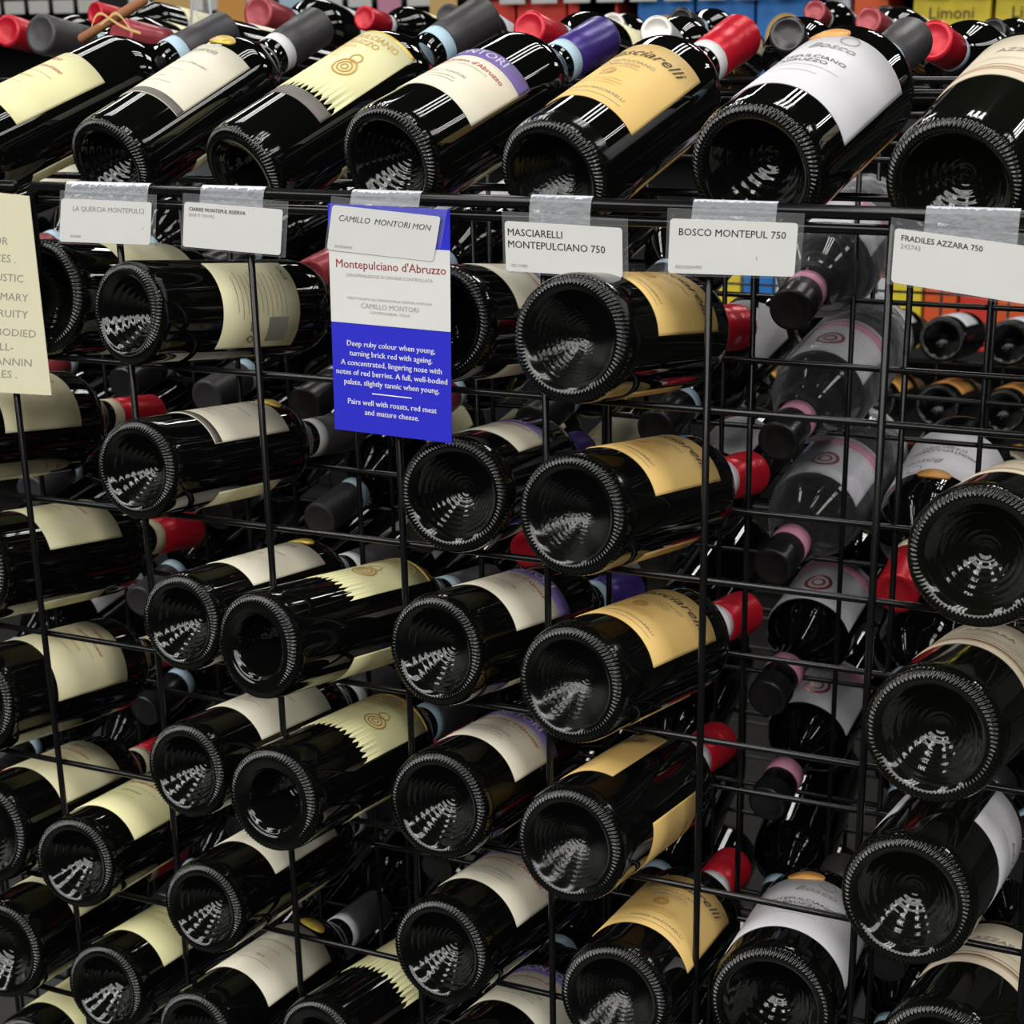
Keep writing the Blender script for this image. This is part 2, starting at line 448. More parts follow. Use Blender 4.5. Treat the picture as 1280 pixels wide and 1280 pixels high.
kind('stripe', R, 'glass_olive', 'base_olive', 'mid',
     lab(R, 1.15, .070, .140, 'beige', [('AZZARA', .0085, 0, .112, 0, .0001, 'ink_grey'), ('#line', .06, 0, .098, .0005, 0, 'tan')], bands=[(.078, .0835, 'tan'), (.086, .0875, 'tan')]),
     lab(R, 0.8, .062, .125, 'white', MICRO(8, 0, .115, .006, .045, 'ink_grey')), 'cap_black', None, ribs=False)
R = .037
kind('pink', R, 'glass', 'base_smooth', 'mid', lab(R, 1.3, .07, .15, 'white', [('#ring', .012, .0, .12, .003, 0, 'cap_rose'), ('#ring', .006, .0, .12, .002, 0, 'cap_rose')], bands=[(.075, .088, 'band_pink')]),
     None, 'cap_black', None, ribs=False)
KINDS['pink']['cap'] = capsule_mesh('screw_cap', M['cap_black'], .222, .2570)
KINDS['pink']['band'] = band_mesh('pink_band', M['band_pink'], .206, .2222, .0156)

def wrap_mesh():
    rnd = random.Random(3); seg = 48
    P = [(.012, -.001), (.034, -.0012), (.0395, .004), (.040, .05), (.0398, .10), (.040, .135), (.038, .154), (.0335, .170), (.0262, .187), (.021, .200), (.0172, .210)]
    jit = {}
    def disp(i, a):
        k = round(a/(2*math.pi)*seg)
        if (i, k) not in jit: jit[(i, k)] = rnd.uniform(-.0004, .0012)
        return (jit[(i, k)], 0)
    V, F = lathe(P, seg, disp)
    return mesh_from('plastic_wrap', V, F, [M['film']])
WRAP = wrap_mesh()

def bottle_matrix(B, dx, dz, roll, flip=False, scale=1.0, radial=None):
    """B: centre of the base (or of the cap end when flip); the axis runs along (dx, 1, dz)"""
    u = Vector((dx, 1, dz)).normalized()
    z = -u if flip else u
    up = Vector((0, 0, 1)); y = (up - z*up.dot(z)).normalized(); x = y.cross(z)
    m = Matrix((x, y, z)).transposed()
    b = Vector(B) + Vector((0, 0, ZUP))
    if flip: b = b + u*.2570*scale
    return Matrix.Translation(b) @ m.to_4x4() @ Matrix.Rotation(math.radians(roll), 4, 'Z') @ Matrix.Scale(scale, 4)
def bottle(kd, mw, label, group, cap=None, band=None, front=True, back=True, wrap=False, detail=True, label_mat=None, plain=False):
    K = KINDS[kd]
    t = empty('wine_bottle', label, 'wine bottle', group, mw=mw)
    new_obj('bottle_body', K['body'], t)
    if detail: new_obj('bottle_base', K['base'], t)
    c = new_obj('screw_cap' if kd == 'pink' else 'capsule', K['cap'], t)
    if cap:
        c.material_slots[0].link = 'OBJECT'; c.material_slots[0].material = M[cap]
    if K['band']:
        nb = new_obj('neck_band', K['band'], t)
        if band: nb.material_slots[0].link = 'OBJECT'; nb.material_slots[0].material = M[band]
    for flag, which, nm in ((front, K['labels'], 'front_label'), (back, K['back'], 'back_label')):
        if not flag or not which: continue
        l = new_obj(nm, which[0], t)
        if label_mat and nm == 'front_label':
            l.material_slots[0].link = 'OBJECT'; l.material_slots[0].material = M[label_mat]
        if nm == 'back_label': l.rotation_euler = (0, 0, math.pi)
        for sn, sm in which[1]:
            if not (plain and sn == 'label_band'): new_obj(sn, sm, l)
    if front:
        for en, em in K['extra']:
            if not (plain and en == 'grey_jagged_band'): new_obj(en, em, t)
    if wrap:
        new_obj('plastic_wrap', WRAP, t)
    return t

# ------------------------------------------------------------------ setting
def struct(name, me):
    o = new_obj(name, me); o['kind'] = 'structure'; return o
f = struct('floor', box_mesh('floor', 14, 14, .1, M['floor'])); f.location = (0, 2, -.05)
c = struct('ceiling', box_mesh('ceiling', 14, 14, .1, M['ceiling'])); c.location = (0, 2, ZUP+1.95)
w = struct('wall_back', box_mesh('wall_back', 14, .1, 3.3, M['ceiling'])); w.location = (0, 7, 1.6)

# ------------------------------------------------------------------ wire racks
PX = .1016; PZ = .1065
rack = empty('wire_wine_rack', 'black wire grid rack in front, carrying the big dark bottles and price cards', 'rack', None, (0, 0, ZUP))
X0, X1 = -5.05*PX, 9.05*PX
ZB = -ZUP + .02
for j in range(-5, 10):
    rod('vertical_wire', (j*PX, -.0022, ZB), (j*PX, -.0022, .008), .0023, rack)
    rod('vertical_wire', (j*PX-.0125, .1475, ZB), (j*PX-.0125, .1475, .004), .0021, rack)
for k in range(1, 12):
    rod('horizontal_wire', (X0, .0022, -k*PZ), (X1, .0022, -k*PZ), .0022, rack)
    rod('horizontal_wire', (X0, .1435, -k*PZ), (X1, .1435, -k*PZ), .0022, rack)
rod('top_rail', (.36*PX, -.006, .0120), (X1, -.006, .0120), .0040, rack)
rod('top_rail', (X0, -.006, .0120), (.24*PX, -.006, .0120), .0040, rack)
rod('lower_rail', (X0, -.001, .0025), (X1, -.001, .0025), .0031, rack)
rod('rear_rail', (X0, .285, .068), (X1, .285, .068), .0028, rack)
rod('rear_rail', (X0, .290, .059), (X1, .290, .059), .0028, rack)
rod('rear_rail', (X0, .1435, .003), (X1, .1435, .003), .0028, rack)
for x in (X0, X1):
    rod('sloping_side_wire', (x, -.006, .012), (x, .285, .068), .0028, rack)
    rod('rear_upright', (x, .290, ZB), (x, .290, .07), .0035, rack)
    for k in range(1, 12, 2): rod('depth_wire', (x, 0, -k*PZ), (x, .29, -k*PZ), .0022, rack)
def bent_hook(x, parent):        # rounded end of the top rail
    V = []; F = []; n = 12; seg = 10; r = .0038
    pts = [Vector((x+.012, -.006, .012))]
    for i in range(n+1):
        a = math.pi/2*i/n
        pts.append(Vector((x-.012*math.sin(a)+.004, -.006, .012-.012*(1-math.cos(a)))))
    pts.append(Vector((x-.008, -.006, -.045)))
    for i, p in enumerate(pts):
        d = (pts[min(i+1, len(pts)-1)]-pts[max(i-1, 0)]).normalized()
        a = Vector((0, 1, 0)); b = d.cross(a)
        for k in range(seg):
            t = 2*math.pi*k/seg; V.append(p + r*(math.cos(t)*a+math.sin(t)*b))
    for i in range(len(pts)-1):
        for k in range(seg):
            k2 = (k+1) % seg; F.append((i*seg+k, i*seg+k2, (i+1)*seg+k2, (i+1)*seg+k))
    new_obj('bent_rail_end', mesh_from('hook', V, F, [M['wire']]), parent)
bent_hook(.042, rack)

Y2, Y3 = .340, .485; O2 = .008
rack2 = empty('wire_wine_rack', 'black wire grid rack standing close behind the front one, with necks poking forward', 'rack', None, (0, 0, ZUP))
for j in range(-8, 8):
    for (yy, xo) in ((Y2-.002, .0165), (Y3+.002, .004)):
        rod('vertical_wire', (j*PX+xo, yy, ZB), (j*PX+xo, yy, .02), .0021, rack2)
for k in range(0, 12):
    for yy in (Y2+.002, Y3-.002):
        rod('horizontal_wire', (-8.05*PX, yy, -k*PZ+O2), (8*PX, yy, -k*PZ+O2), .0021, rack2)
for yy in (.50, .75, .92): rod('rear_rail', (-8.05*PX, yy, .03), (8*PX, yy, .03), .003, rack2)
for k in (0, 4, 8, 11):
    for x in (-8.05*PX, 8*PX): rod('depth_wire', (x, Y2, -k*PZ+O2), (x, .92, -k*PZ+O2), .0021, rack2)

# ------------------------------------------------------------------ bottles in the front rack
DATA = [
('M1','script',(0.4414,-0.0539,-0.0575),0.115,-0.152,20),
('M2','script',(0.4374,-0.0446,-0.1654),0.177,-0.152,6),
('M3','script',(0.4392,-0.0526,-0.2707),0.17,-0.152,10),
('M4','script',(0.4411,-0.0611,-0.3759),0.099,-0.152,-50),
('M5','script',(0.4695,-0.0578,-0.4829),0.036,-0.152,8),
('C1','purple',(0.328,0.0096,-0.0672),0.06,-0.152,5),
('C2','purple',(0.35,-0.0206,-0.1691),-0.049,-0.152,-20),
('C3','purple',(0.3348,-0.0249,-0.2749),0.189,-0.152,2),
('C4','purple',(0.3396,-0.038,-0.3794),0.07,-0.152,4),
('C5','purple',(0.3417,-0.0466,-0.4846),0.099,-0.152,4),
('C6','purple',(0.3534,-0.0245,-0.5945),0.097,-0.152,4),
('J3','jagged',(0.2273,-0.0676,-0.2706),0.228,-0.141,-20),
('J4','jagged',(0.2369,-0.0765,-0.3759),0.08,-0.141,0),
('J6','jagged',(0.2353,-0.0377,-0.5944),0.144,-0.141,0),
('a1','grey_edge',(0.1236,-0.0339,-0.0643),0.273,-0.131,-105),
('a2','grey_edge',(0.1204,-0.0352,-0.1706),0.096,-0.131,0),
('a3','grey_edge',(0.1476,-0.0376,-0.2768),0.111,-0.131,-12),
('a4','grey_edge',(0.1518,-0.052,-0.3814),0.1,-0.131,0),
('a5','grey_edge',(0.1591,-0.0558,-0.4874),0.042,-0.131,0),
('a6','grey_edge',(0.1471,-0.0626,-0.593),0.062,-0.131,8),
('b5','cream',(0.0316,-0.0367,-0.488),-0.024,-0.141,5),
('b6','cream',(0.0465,-0.0359,-0.5946),0.029,-0.141,5),
('l1','fat',(0.0281,-0.003,-0.0639),0.1,-0.165,-15),
('l2','fat',(-0.075,-0.03,-0.1642),0.1,-0.165,25),
('l3','fat',(-0.0612,-0.0112,-0.2739),0.113,-0.165,5),
('l4','fat',(-0.0639,-0.0181,-0.3792),0.095,-0.165,30),
('l5','fat',(-0.0575,-0.032,-0.4834),-0.011,-0.165,5),
('l6','fat',(-0.0603,-0.0287,-0.5905),-0.038,-0.165,5),
('l7','cream',(-0.0639,-0.0127,-0.7044),-0.014,-0.141,5),
('R2','stripe',(0.6716,-0.0472,-0.1624),0.07,-0.165,5),
('R3','stripe',(0.6541,-0.052,-0.2681),0.113,-0.165,5),
('R4','stripe',(0.6461,-0.0515,-0.3747),0.09,-0.165,98),
('R5','stripe',(0.671,-0.0504,-0.4814),0.142,-0.165,5),
('B5','round_white',(0.564,-0.0275,-0.4837),-0.021,-0.165,0),
('T0','cream',(-0.0554,0.035,0.0245),0.351,0.364,5),
('T1','grey_edge',(0.0695,0.035,0.0219),0.141,0.368,0),
('T2','jagged',(0.1763,0.035,0.0173),0.353,0.44,0),
('T3','purple',(0.2959,0.014,0.0294),0.224,0.29,6),
('T4','script',(0.4046,0.014,0.0226),0.203,0.319,5),
('T5','round_white',(0.5275,0.014,0.029),0.174,0.272,2),
('T6','stripe',(0.6375,0.014,0.0238),0.17,0.29,10),
('P1','pink',(0.4954,0.2548,-0.0924),0.012,0.14,0),
('P2','pink',(0.4855,0.2704,-0.1967),0.074,0.14,0),
('P3','pink',(0.482,0.2807,-0.3018),0.086,0.14,0),
('P4','pink',(0.4834,0.2706,-0.4097),0.081,0.14,0),
('P5','pink',(0.4818,0.2894,-0.5136),0.087,0.14,0)
]
NAMES = {
 'script': ('golden script label and red capsule', 'bottles with golden script labels'),
 'purple': ('ivory label edged with violet band', 'bottles with violet edged labels'),
 'jagged': ('pale yellow label with a jagged lower edge', 'bottles with jagged edged labels'),
 'grey_edge': ('ivory label', 'bottles with ivory labels and gold ovals'),
 'cream': ('plain pale yellow label', 'bottles with plain pale yellow labels'),
 'fat': ('cream label', 'bottles at the left edge'),
 'round_white': ('white label and orange oval sticker', 'bottles with white labels'),
 'stripe': ('beige striped label', 'olive glass bottles at the right'),
 'pink': ('pink neck band', 'cellophane wrapped bottles')}
ORD = ['', 'topmost', 'second', 'third', 'fourth', 'fifth', 'sixth', 'lowest']
CUSTOM = {
 'M4': 'wine bottle whose golden label is rolled away leftwards, fourth below the MASCIARELLI card',
 'a1': 'wine bottle showing its printed back label with small photo, just left of blue sign',
 'C1': 'dark wine bottle with ivory label half hidden behind the hanging blue sign',
 'C6': 'dark wine bottle cut by the bottom frame edge, under the violet edged ones',
 'B5': 'dark wine bottle with white label and orange oval sticker, low in the rack',
 'R4': 'olive wine bottle turned so a white back label shows at its right side',
 'R2': 'olive wine bottle at right frame edge, uppermost base below the rightmost price card',
 'R3': 'olive wine bottle with beige striped label, second base down at the right edge',
 'R5': 'olive wine bottle with beige striped label, in the bottom right corner',
 'l1': 'dark wine bottle half hidden behind the handwritten cream note',
 'l2': 'dark wine bottle with long bare shoulder and red capsule just under the handwritten note',
 'l3': 'dark wine bottle with cream label at left edge, second below the handwritten note',
 'l4': 'dark wine bottle at left edge with cream label rolled to face forward',
 'l5': 'dark wine bottle at left edge, third base up from the bottom left corner',
 'l6': 'dark wine bottle at left edge, base just above the bottom left corner bottle',
 'l7': 'dark wine bottle cut by frame in the bottom left corner',
 'b5': 'wine bottle with pale yellow label, upper of two left of the ivory labelled column',
 'b6': 'wine bottle with pale yellow label, lower of two left of the ivory labelled column',
 'J3': 'dark wine bottle with jagged pale yellow label, highest one inside the grid',
 'J4': 'dark wine bottle with jagged pale yellow label, middle one inside the grid',
 'J6': 'dark wine bottle with jagged pale yellow label, at the bottom frame edge',
 'a3': 'wine bottle with ivory label, base touching the highest jagged label bottle in the grid',
 'a2': 'wine bottle with ivory label and gold oval, its neck passing under the blue sign',
 'a4': 'dark wine bottle with ivory label, base left of the middle jagged label bottle',
 'a5': 'wine bottle with hidden label, small base directly above the bottom edge one, left of centre',
 'a6': 'dark wine bottle with ivory label, base at the bottom frame edge left of centre',
}
TOPL = {'T0': 'leftmost bottle lying on the top rail, pale yellow label and grey capsule with blue band',
 'T1': 'bottle on the top rail with grey edged ivory label and gold oval sticker',
 'T2': 'bottle on the top rail with jagged pale yellow label and large charcoal capsule',
 'T3': 'bottle on the top rail with violet edged ivory label and purple capsule',
 'T4': 'bottle on the top rail with golden script label and ribbed red capsule',
 'T5': 'bottle on the top rail with white label and orange oval sticker',
 'T6': 'rightmost bottle lying on the top rail, beige label, cut by the frame'}
for n, kd, B, dx, dz, roll in DATA:
    row = int(n[1:])
    nm, grp = NAMES[kd]
    if n[0] == 'P':
        lb = 'dark bottle with pink neck band and black screw cap, %s in its column' % ('cellophane wrapped, topmost', 'cellophane wrapped, second', 'cellophane wrapped, third', 'unwrapped, fourth', 'lowest')[row-1]
        bottle(kd, bottle_matrix(B, dx, dz, 0, flip=True), lb, grp, wrap=row <= 3, back=False)
        continue
    if n[0] == 'T': lb = TOPL[n]; grp = 'bottles lying along the top rail'
    elif n in CUSTOM: lb = CUSTOM[n]
    elif n[0] == 'M': lb = 'dark wine bottle with golden script label, %s below the MASCIARELLI card' % ['', 'first', 'second', 'third', '', 'fifth'][row]
    else: lb = 'dark wine bottle with violet edged ivory label, %s of its column below the blue sign' % ['', '', 'first', 'second', 'third', 'fourth'][row]
    bottle(kd, bottle_matrix(B, dx, dz, roll), lb, grp, plain=n in ('a3', 'a4', 'a5', 'a6', 'J3', 'J4', 'J6', 'R4'), label_mat='white' if n == 'R4' else None)

# ------------------------------------------------------------------ price cards and signs hanging from the rail
def quad_map(Q, lift=0.0):
    a, b, c, d = [Vector(q) for q in Q]          # top-left, top-right, bottom-right, bottom-left
    n = (b-a).cross(d-a).normalized()
    if n.y > 0: n = -n
    def f(u, v, h=0.0):                          # u right, v down, 0..1
        return a*(1-u)*(1-v) + b*u*(1-v) + c*u*v + d*(1-u)*v + n*(h+lift)
    return f, (b-a).length, (d-a).length
def sheet(name, Q, mat, u0=0, u1=1, v0=0, v1=1, lift=0, th=.0005, rad=0.0, parent=None, curl=0.0):
    f, w, h = quad_map(Q, lift); pts = []
    if rad:
        ru, rv = rad/w, rad/h
        for cu, cv, a0 in ((u1-ru, v0+rv, -90), (u1-ru, v1-rv, 0), (u0+ru, v1-rv, 90), (u0+ru, v0+rv, 180)):
            for i in range(5):
                a = math.radians(a0+22.5*i); pts.append((cu+ru*math.cos(a), cv+rv*math.sin(a)))
    else: pts = [(u0, v0), (u1, v0), (u1, v1), (u0, v1)]
    n = len(pts)
    V = [f(u, v, th) for u, v in pts] + [f(u, v, 0) for u, v in pts]
    F = [tuple(range(n)), tuple(range(2*n-1, n-1, -1))] + [(i, n+i, n+(i+1) % n, (i+1) % n) for i in range(n)]
    return new_obj(name, mesh_from(name, V, F, [M[mat]], False), parent)
def card_text(name, Q, items, lift, parent):
    f, w, h = quad_map(Q, lift); V = []; F = []; fm = []; mats = []
    for s, size, u, v, shear, bold, key, al in items:
        if key not in mats: mats.append(key)
        b = len(V)
        if s == '#line':
            for q in ((u, v), (u+size/w, v), (u+size/w, v+.0006/h), (u, v+.0006/h)): V.append(f(*q))
            F.append((b, b+1, b+2, b+3)); fm.append(mats.index(key)); continue
        tv, tf = text2d(s, size, shear, bold, al)
        for x, y, z in tv: V.append(f(u+x/w, v-y/h))
        for t in tf: F.append(tuple(b+q for q in t)); fm.append(mats.index(key))
    return new_obj(name, mesh_from(name, V, F, [M[k] for k in mats], False, fm), parent)
def tape_strip(x0, x1, parent, drop=.012):
    V = []; F = []; n = 14; r = .0048
    prof = [(-.006+r*math.cos(a), .012+r*math.sin(a)) for a in [math.radians(20+i*160/n) for i in range(n+1)]]
    prof += [(-.0118, .010), (-.0128, .012-drop)]
    for y, z in prof:
        V.append((x0, y, z)); V.append((x1, y, z))
    for i in range(len(prof)-1): F.append((2*i, 2*i+1, 2*i+3, 2*i+2))
    return new_obj('tape', mesh_from('tape', V, F, [M['tape']]), parent)
CARDS = {
'note':[(-0.0256, -0.013, 0.011), (0.0398, -0.013, 0.0068), (0.0429, -0.016, -0.1291), (-0.0457, -0.016, -0.1317)],
'c1':[(0.0661, -0.013, 0.006), (0.1379, -0.013, 0.0054), (0.1338, -0.013, -0.0221), (0.061, -0.013, -0.0227)],
'c2':[(0.1632, -0.013, 0.0066), (0.2358, -0.013, 0.0037), (0.232, -0.013, -0.0248), (0.1592, -0.013, -0.0221)],
'blue':[(0.268, -0.013, 0.0086), (0.3509, -0.013, 0.0072), (0.3527, -0.024, -0.1338), (0.2709, -0.024, -0.1316)],
'c3':[(0.273, -0.016, 0.0081), (0.3461, -0.016, 0.0032), (0.3403, -0.016, -0.0237), (0.2674, -0.016, -0.0194)],
'c4':[(0.3863, -0.013, 0.0018), (0.4593, -0.013, 0.0001), (0.4597, -0.013, -0.0285), (0.3867, -0.013, -0.0276)],
'c5':[(0.4879, -0.013, 0.0065), (0.5608, -0.013, 0.0062), (0.5596, -0.013, -0.0231), (0.4868, -0.013, -0.0243)],
'c6':[(0.613, -0.013, 0.0054), (0.6993, -0.013, -0.0034), (0.7018, -0.013, -0.034), (0.6124, -0.013, -0.0235)],
}
def price_card(key, label, items, tape=None, rad=.002, sleeve=True):
    Q = CARDS[key]
    e = empty('price_card', label, 'price card', 'price cards hanging from the rail', (0, 0, ZUP))
    sheet('card', Q, 'card', rad=rad, parent=e)
    card_text('card_print', Q, items, .00065, e)
    if sleeve: sheet('plastic_sleeve', Q, 'sleeve', u0=-.03, u1=1.04, v0=-.18, v1=1.05, lift=-.0009, th=.0002, parent=e)
    if tape: tape_strip(tape[0], tape[1], e, tape[2])
    return e
price_card('c1', 'white price card reading LA QUERCIA MONTEPULCI hanging from the rail',
    [('LA QUERCIA MONTEPULCI', .0047, .53, .22, 0, 0, 'ink_grey', 'CENTER'), ('0210450', .0024, .12, .86, 0, 0, 'ink_grey', 'LEFT'), ('1', .003, .92, .62, 0, 0, 'ink_grey', 'CENTER')], (.068, .134, .008))
price_card('c2', 'white price card reading CIARRE MONTEPUL RISERVA hanging from the rail',
    [('CIARRE MONTEPUL RISERVA', .0033, .05, .15, 0, .00012, 'ink', 'LEFT'), ('2018 IT 750 MG', .0029, .05, .28, 0, 0, 'ink_grey', 'LEFT')], (.174, .221, .009))
price_card('c4', 'white price card reading MASCIARELLI MONTEPULCIANO 750 hanging from the rail',
    [('MASCIARELLI', .0060, .02, .22, 0, .00008, 'ink', 'LEFT'), ('MONTEPULCIANO 750', .0060, .02, .46, 0, .00008, 'ink', 'LEFT'), ('02110480', .0026, .05, .88, 0, 0, 'ink_grey', 'LEFT')], (.4015, .4395, .012))
price_card('c5', 'white price card reading BOSCO MONTEPUL 750 hanging from the rail',
    [('BOSCO MONTEPUL 750', .0058, .07, .24, 0, .00006, 'ink', 'LEFT'), ('B0210504490', .0028, .06, .88, 0, 0, 'ink_grey', 'LEFT'), ('2', .0028, .70, .68, 0, 0, 'ink_grey', 'CENTER')], (.500, .548, .006))
price_card('c6', 'wide white price card reading FRADILES AZZARA 750 at the right end of the rail',
    [('FRADILES AZZARA 750', .0042, .04, .16, 0, .00012, 'ink', 'LEFT'), ('242743', .0036, .04, .31, 0, 0, 'ink_grey', 'LEFT')], (.628, .676, .016))

Q = CARDS['blue']
e = empty('shelf_sign', 'tall royal blue and white sign describing a ruby coloured wine, hanging from the rail', 'sign', None, (0, 0, ZUP))
sheet('sign_board', Q, 'sign_blue', parent=e)
sheet('white_panel', Q, 'card', v0=.17, v1=.515, lift=.00055, th=.0001, parent=e)
W = 'ink_white'
card_text('sign_print', Q, [
    ('Montepulciano d\'Abruzzo', .0073, .51, .258, 0, .0001, 'ink_red', 'CENTER'),
    ('DENOMINAZIONE DI ORIGINE CONTROLLATA', .0028, .50, .305, 0, 0, 'ink_grey', 'CENTER'),
    ('IMBOTTIGLIATO ALL\'ORIGINE DALLA AZIENDA AGRICOLA', .0022, .50, .405, 0, 0, 'ink_grey', 'CENTER'),
    ('CAMILLO MONTORI', .0044, .50, .435, 0, 0, 'ink_grey', 'CENTER'),
    ('CONTROGUERRA - ITALIA', .0023, .50, .462, 0, 0, 'ink_grey', 'CENTER'),
    ('Deep ruby colour when young,', .0049, .50, .605, 0, .00017, W, 'CENTER'),
    ('turning brick red with ageing.', .0049, .50, .648, 0, .00017, W, 'CENTER'),
    ('A concentrated, lingering nose with', .0049, .50, .691, 0, .00017, W, 'CENTER'),
    ('notes of red berries. A full, well-bodied', .0049, .50, .734, 0, .00017, W, 'CENTER'),
    ('palate, slightly tannic when young.', .0049, .50, .777, 0, .00017, W, 'CENTER'),
    ('#line', .028, .335, .818, 0, 0, W, 'LEFT'),
    ('Pairs well with roasts, red meat', .0049, .50, .865, 0, .00017, W, 'CENTER'),
    ('and mature cheese.', .0049, .50, .908, 0, .00017, W, 'CENTER')], .0008, e)
price_card('c3', 'white price card reading CAMILLO MONTORI MON taped over the top of the blue sign',
    [('CAMILLO  MONTORI MON', .0052, .50, .27, .15, .00006, 'ink_grey', 'CENTER'), ('0210500470', .0025, .07, .90, 0, 0, 'ink_grey', 'LEFT')], (.283, .330, .004))

Q = CARDS['note']
e = empty('handwritten_note', 'cream note card with pencil capitals at the left end of the rail', 'note', None, (0, 0, ZUP))
sheet('card', Q, 'card_cream', parent=e)
card_text('handwriting', Q, [(s, .0078, u, v, .12, 0, 'ink_grey', 'RIGHT') for s, u, v in (
    ('LOOKING FOR', .68, .235), ('SPICES .', .76, .32), ('RUSTIC', .83, .415), ('PRIMARY', .86, .51), ('FRUITY', .84, .595),
    ('FULL-BODIED', .91, .69), ('WELL-', .66, .765), ('TANNIN', .84, .84), ('ACRES .', .68, .905))], .00065, e)

# ------------------------------------------------------------------ bottles in the rear rack, necks towards the front
rnd = random.Random(11)
caps = ['cap_rose', 'cap_black', 'cap_black', 'cap_grey', 'cap_red', 'cap_black', 'cap_rose']
CAPW = {'cap_red': 'red', 'cap_rose': 'dusty red', 'cap_grey': 'charcoal', 'cap_black': 'black', 'cap_blue': 'deep blue', 'cap_white': 'white'}
labs = [('white', 'white'), ('cream', 'cream'), ('ivory', 'ivory')]
ROWW = ['', 'top row', 'second row', 'third row', 'fourth row', 'fifth row', 'sixth row']
NM = ['', 'first', 'second', 'third', 'fourth', 'fifth', 'sixth', 'seventh', 'eighth', 'ninth']
for m_ in range(-8, 3):
    for k in range(1, 10):
        if m_ == 0 and k < 6: continue
        if m_ > 0 and k < 4: continue
        x = .486 + m_*PX
        cp = rnd.choice(caps) if k < 6 else 'cap_black'
        lm, lw = rnd.choice(labs)
        if (m_, k) in ((-1, 2), (-1, 3)): cp = 'cap_black'; lm, lw = labs[0]
        if (m_, k) == (-4, 1): cp = 'cap_rose'
        dx = rnd.uniform(-.04, .08)
        mw = bottle_matrix((x+rnd.uniform(-.004, .004), .262+rnd.uniform(-.004, .02), -PZ*k+.008+.0175-.14*.078), dx, .14, rnd.uniform(-30, 30), flip=True)
        side = 'below the pink banded ones' if m_ == 0 else '%s column %s of the pink ones' % (NM[abs(m_)], 'left' if m_ < 0 else 'right')
        bottle('script' if lm == 'yellow' else 'cream', mw, '%s capped rear bottle, %s row down, %s' % (CAPW[cp], NM[k], side),
               'rear rack bottles seen between the front ones', cap=cp, back=False, front=k < 6 and rnd.random() < .45, label_mat=lm)
# big red cap with white label, right of the pink column
mw = bottle_matrix((.5815, .263, -.304), .04, .14, 8, flip=True, scale=1.04)
bottle('round_white', mw, 'rear rack bottle with broad red capsule and white label, right of the pink banded column', 'rear rack bottles seen between the front ones', cap='cap_red', band='band_cream')
# ------------------------------------------------------------------ bottles lying on top of the rear rack, necks forward
TOPS = [
(0.2593, 0.335, 0.1051, 0.1, 'cap_red', None, 'glossy red round capsule facing forward, between charcoal and purple capsules', 0.9),
(0.4681, 0.33, 0.0987, -0.12, 'cap_black', None, 'black capsule end facing forward, just above the white labelled bottle', 0.84),
(0.5739, 0.33, 0.0937, 0.12, 'cap_red', None, 'broad red capsule facing forward, beside the rightmost top bottle', 0.89),
(-0.2152, 0.33, 0.1068, 0.1, 'cap_grey', None, 'broad charcoal capsule at the far left behind the clear bottle', 1.12),
(-0.53, 0.66, 0.1072, 0.0, 'cap_red', None, 'red capsule cut by the left frame edge', 1.15),
(-0.1505, 0.36, 0.1034, 0.28, 'cap_rose', 'band_white', 'brownish red capsule under the straw tied stick', 1.03),
(0.3599, 0.35, 0.1013, -0.1, 'cap_white', None, 'pale capsule left of the ribbed red one', 0.8),
(-0.072, 0.68, 0.1144, 0.05, 'cap_red', 'band_white', 'slim red capsule behind the jagged label bottle', 0.8),
(-0.2026, 0.68, 0.1213, 0.0, 'cap_rose', None, 'dusty red capsule with the widest end, behind the gold oval bottle', 1.12),
(-0.4188, 0.68, 0.1247, 0.25, 'cap_red', 'band_cream', 'small bright red capsule, first one right of the clear bottle', 0.8),
(0.3319, 1.02, 0.1114, 0.0, 'cap_rose', 'band_white', 'small dusty red capsule standing above the black one', 0.8),
(0.4595, 0.68, 0.1037, 0.15, 'cap_rose', None, 'dusty red capsule just left of the charcoal one with gold print', 0.8),
(0.4337, 0.9, 0.1043, 0.0, 'cap_black', None, 'tiny black capsule against the yellow cartons', 0.8),
(0.2766, 0.68, 0.1063, 0.05, 'cap_black', None, 'black capsule behind the golden label bottle', 0.81),
(0.2062, 0.68, 0.1027, -0.2, 'cap_white', 'band_cream', 'white capsule right of the purple one', 0.8),
(0.0263, 0.68, 0.1145, -0.1, 'cap_grey', 'band_white', 'grey capsule hidden behind the large charcoal one', 0.8),
(0.5722, 0.68, 0.0924, 0.1, 'cap_black', 'band_white', 'black capsule beyond the rightmost top bottle', 0.8),
]
for x, y, z, dx, cp, bd, ds, sc in TOPS:
    mw = bottle_matrix((x, y, z), dx, -.20, rnd.uniform(-40, 40), flip=True, scale=sc)
    bottle('cream', mw, 'rear top bottle, ' + ds, 'bottles lying on top of the rear rack', cap=cp, band=bd, back=False, label_mat=rnd.choice(['white', 'cream', 'ivory']))

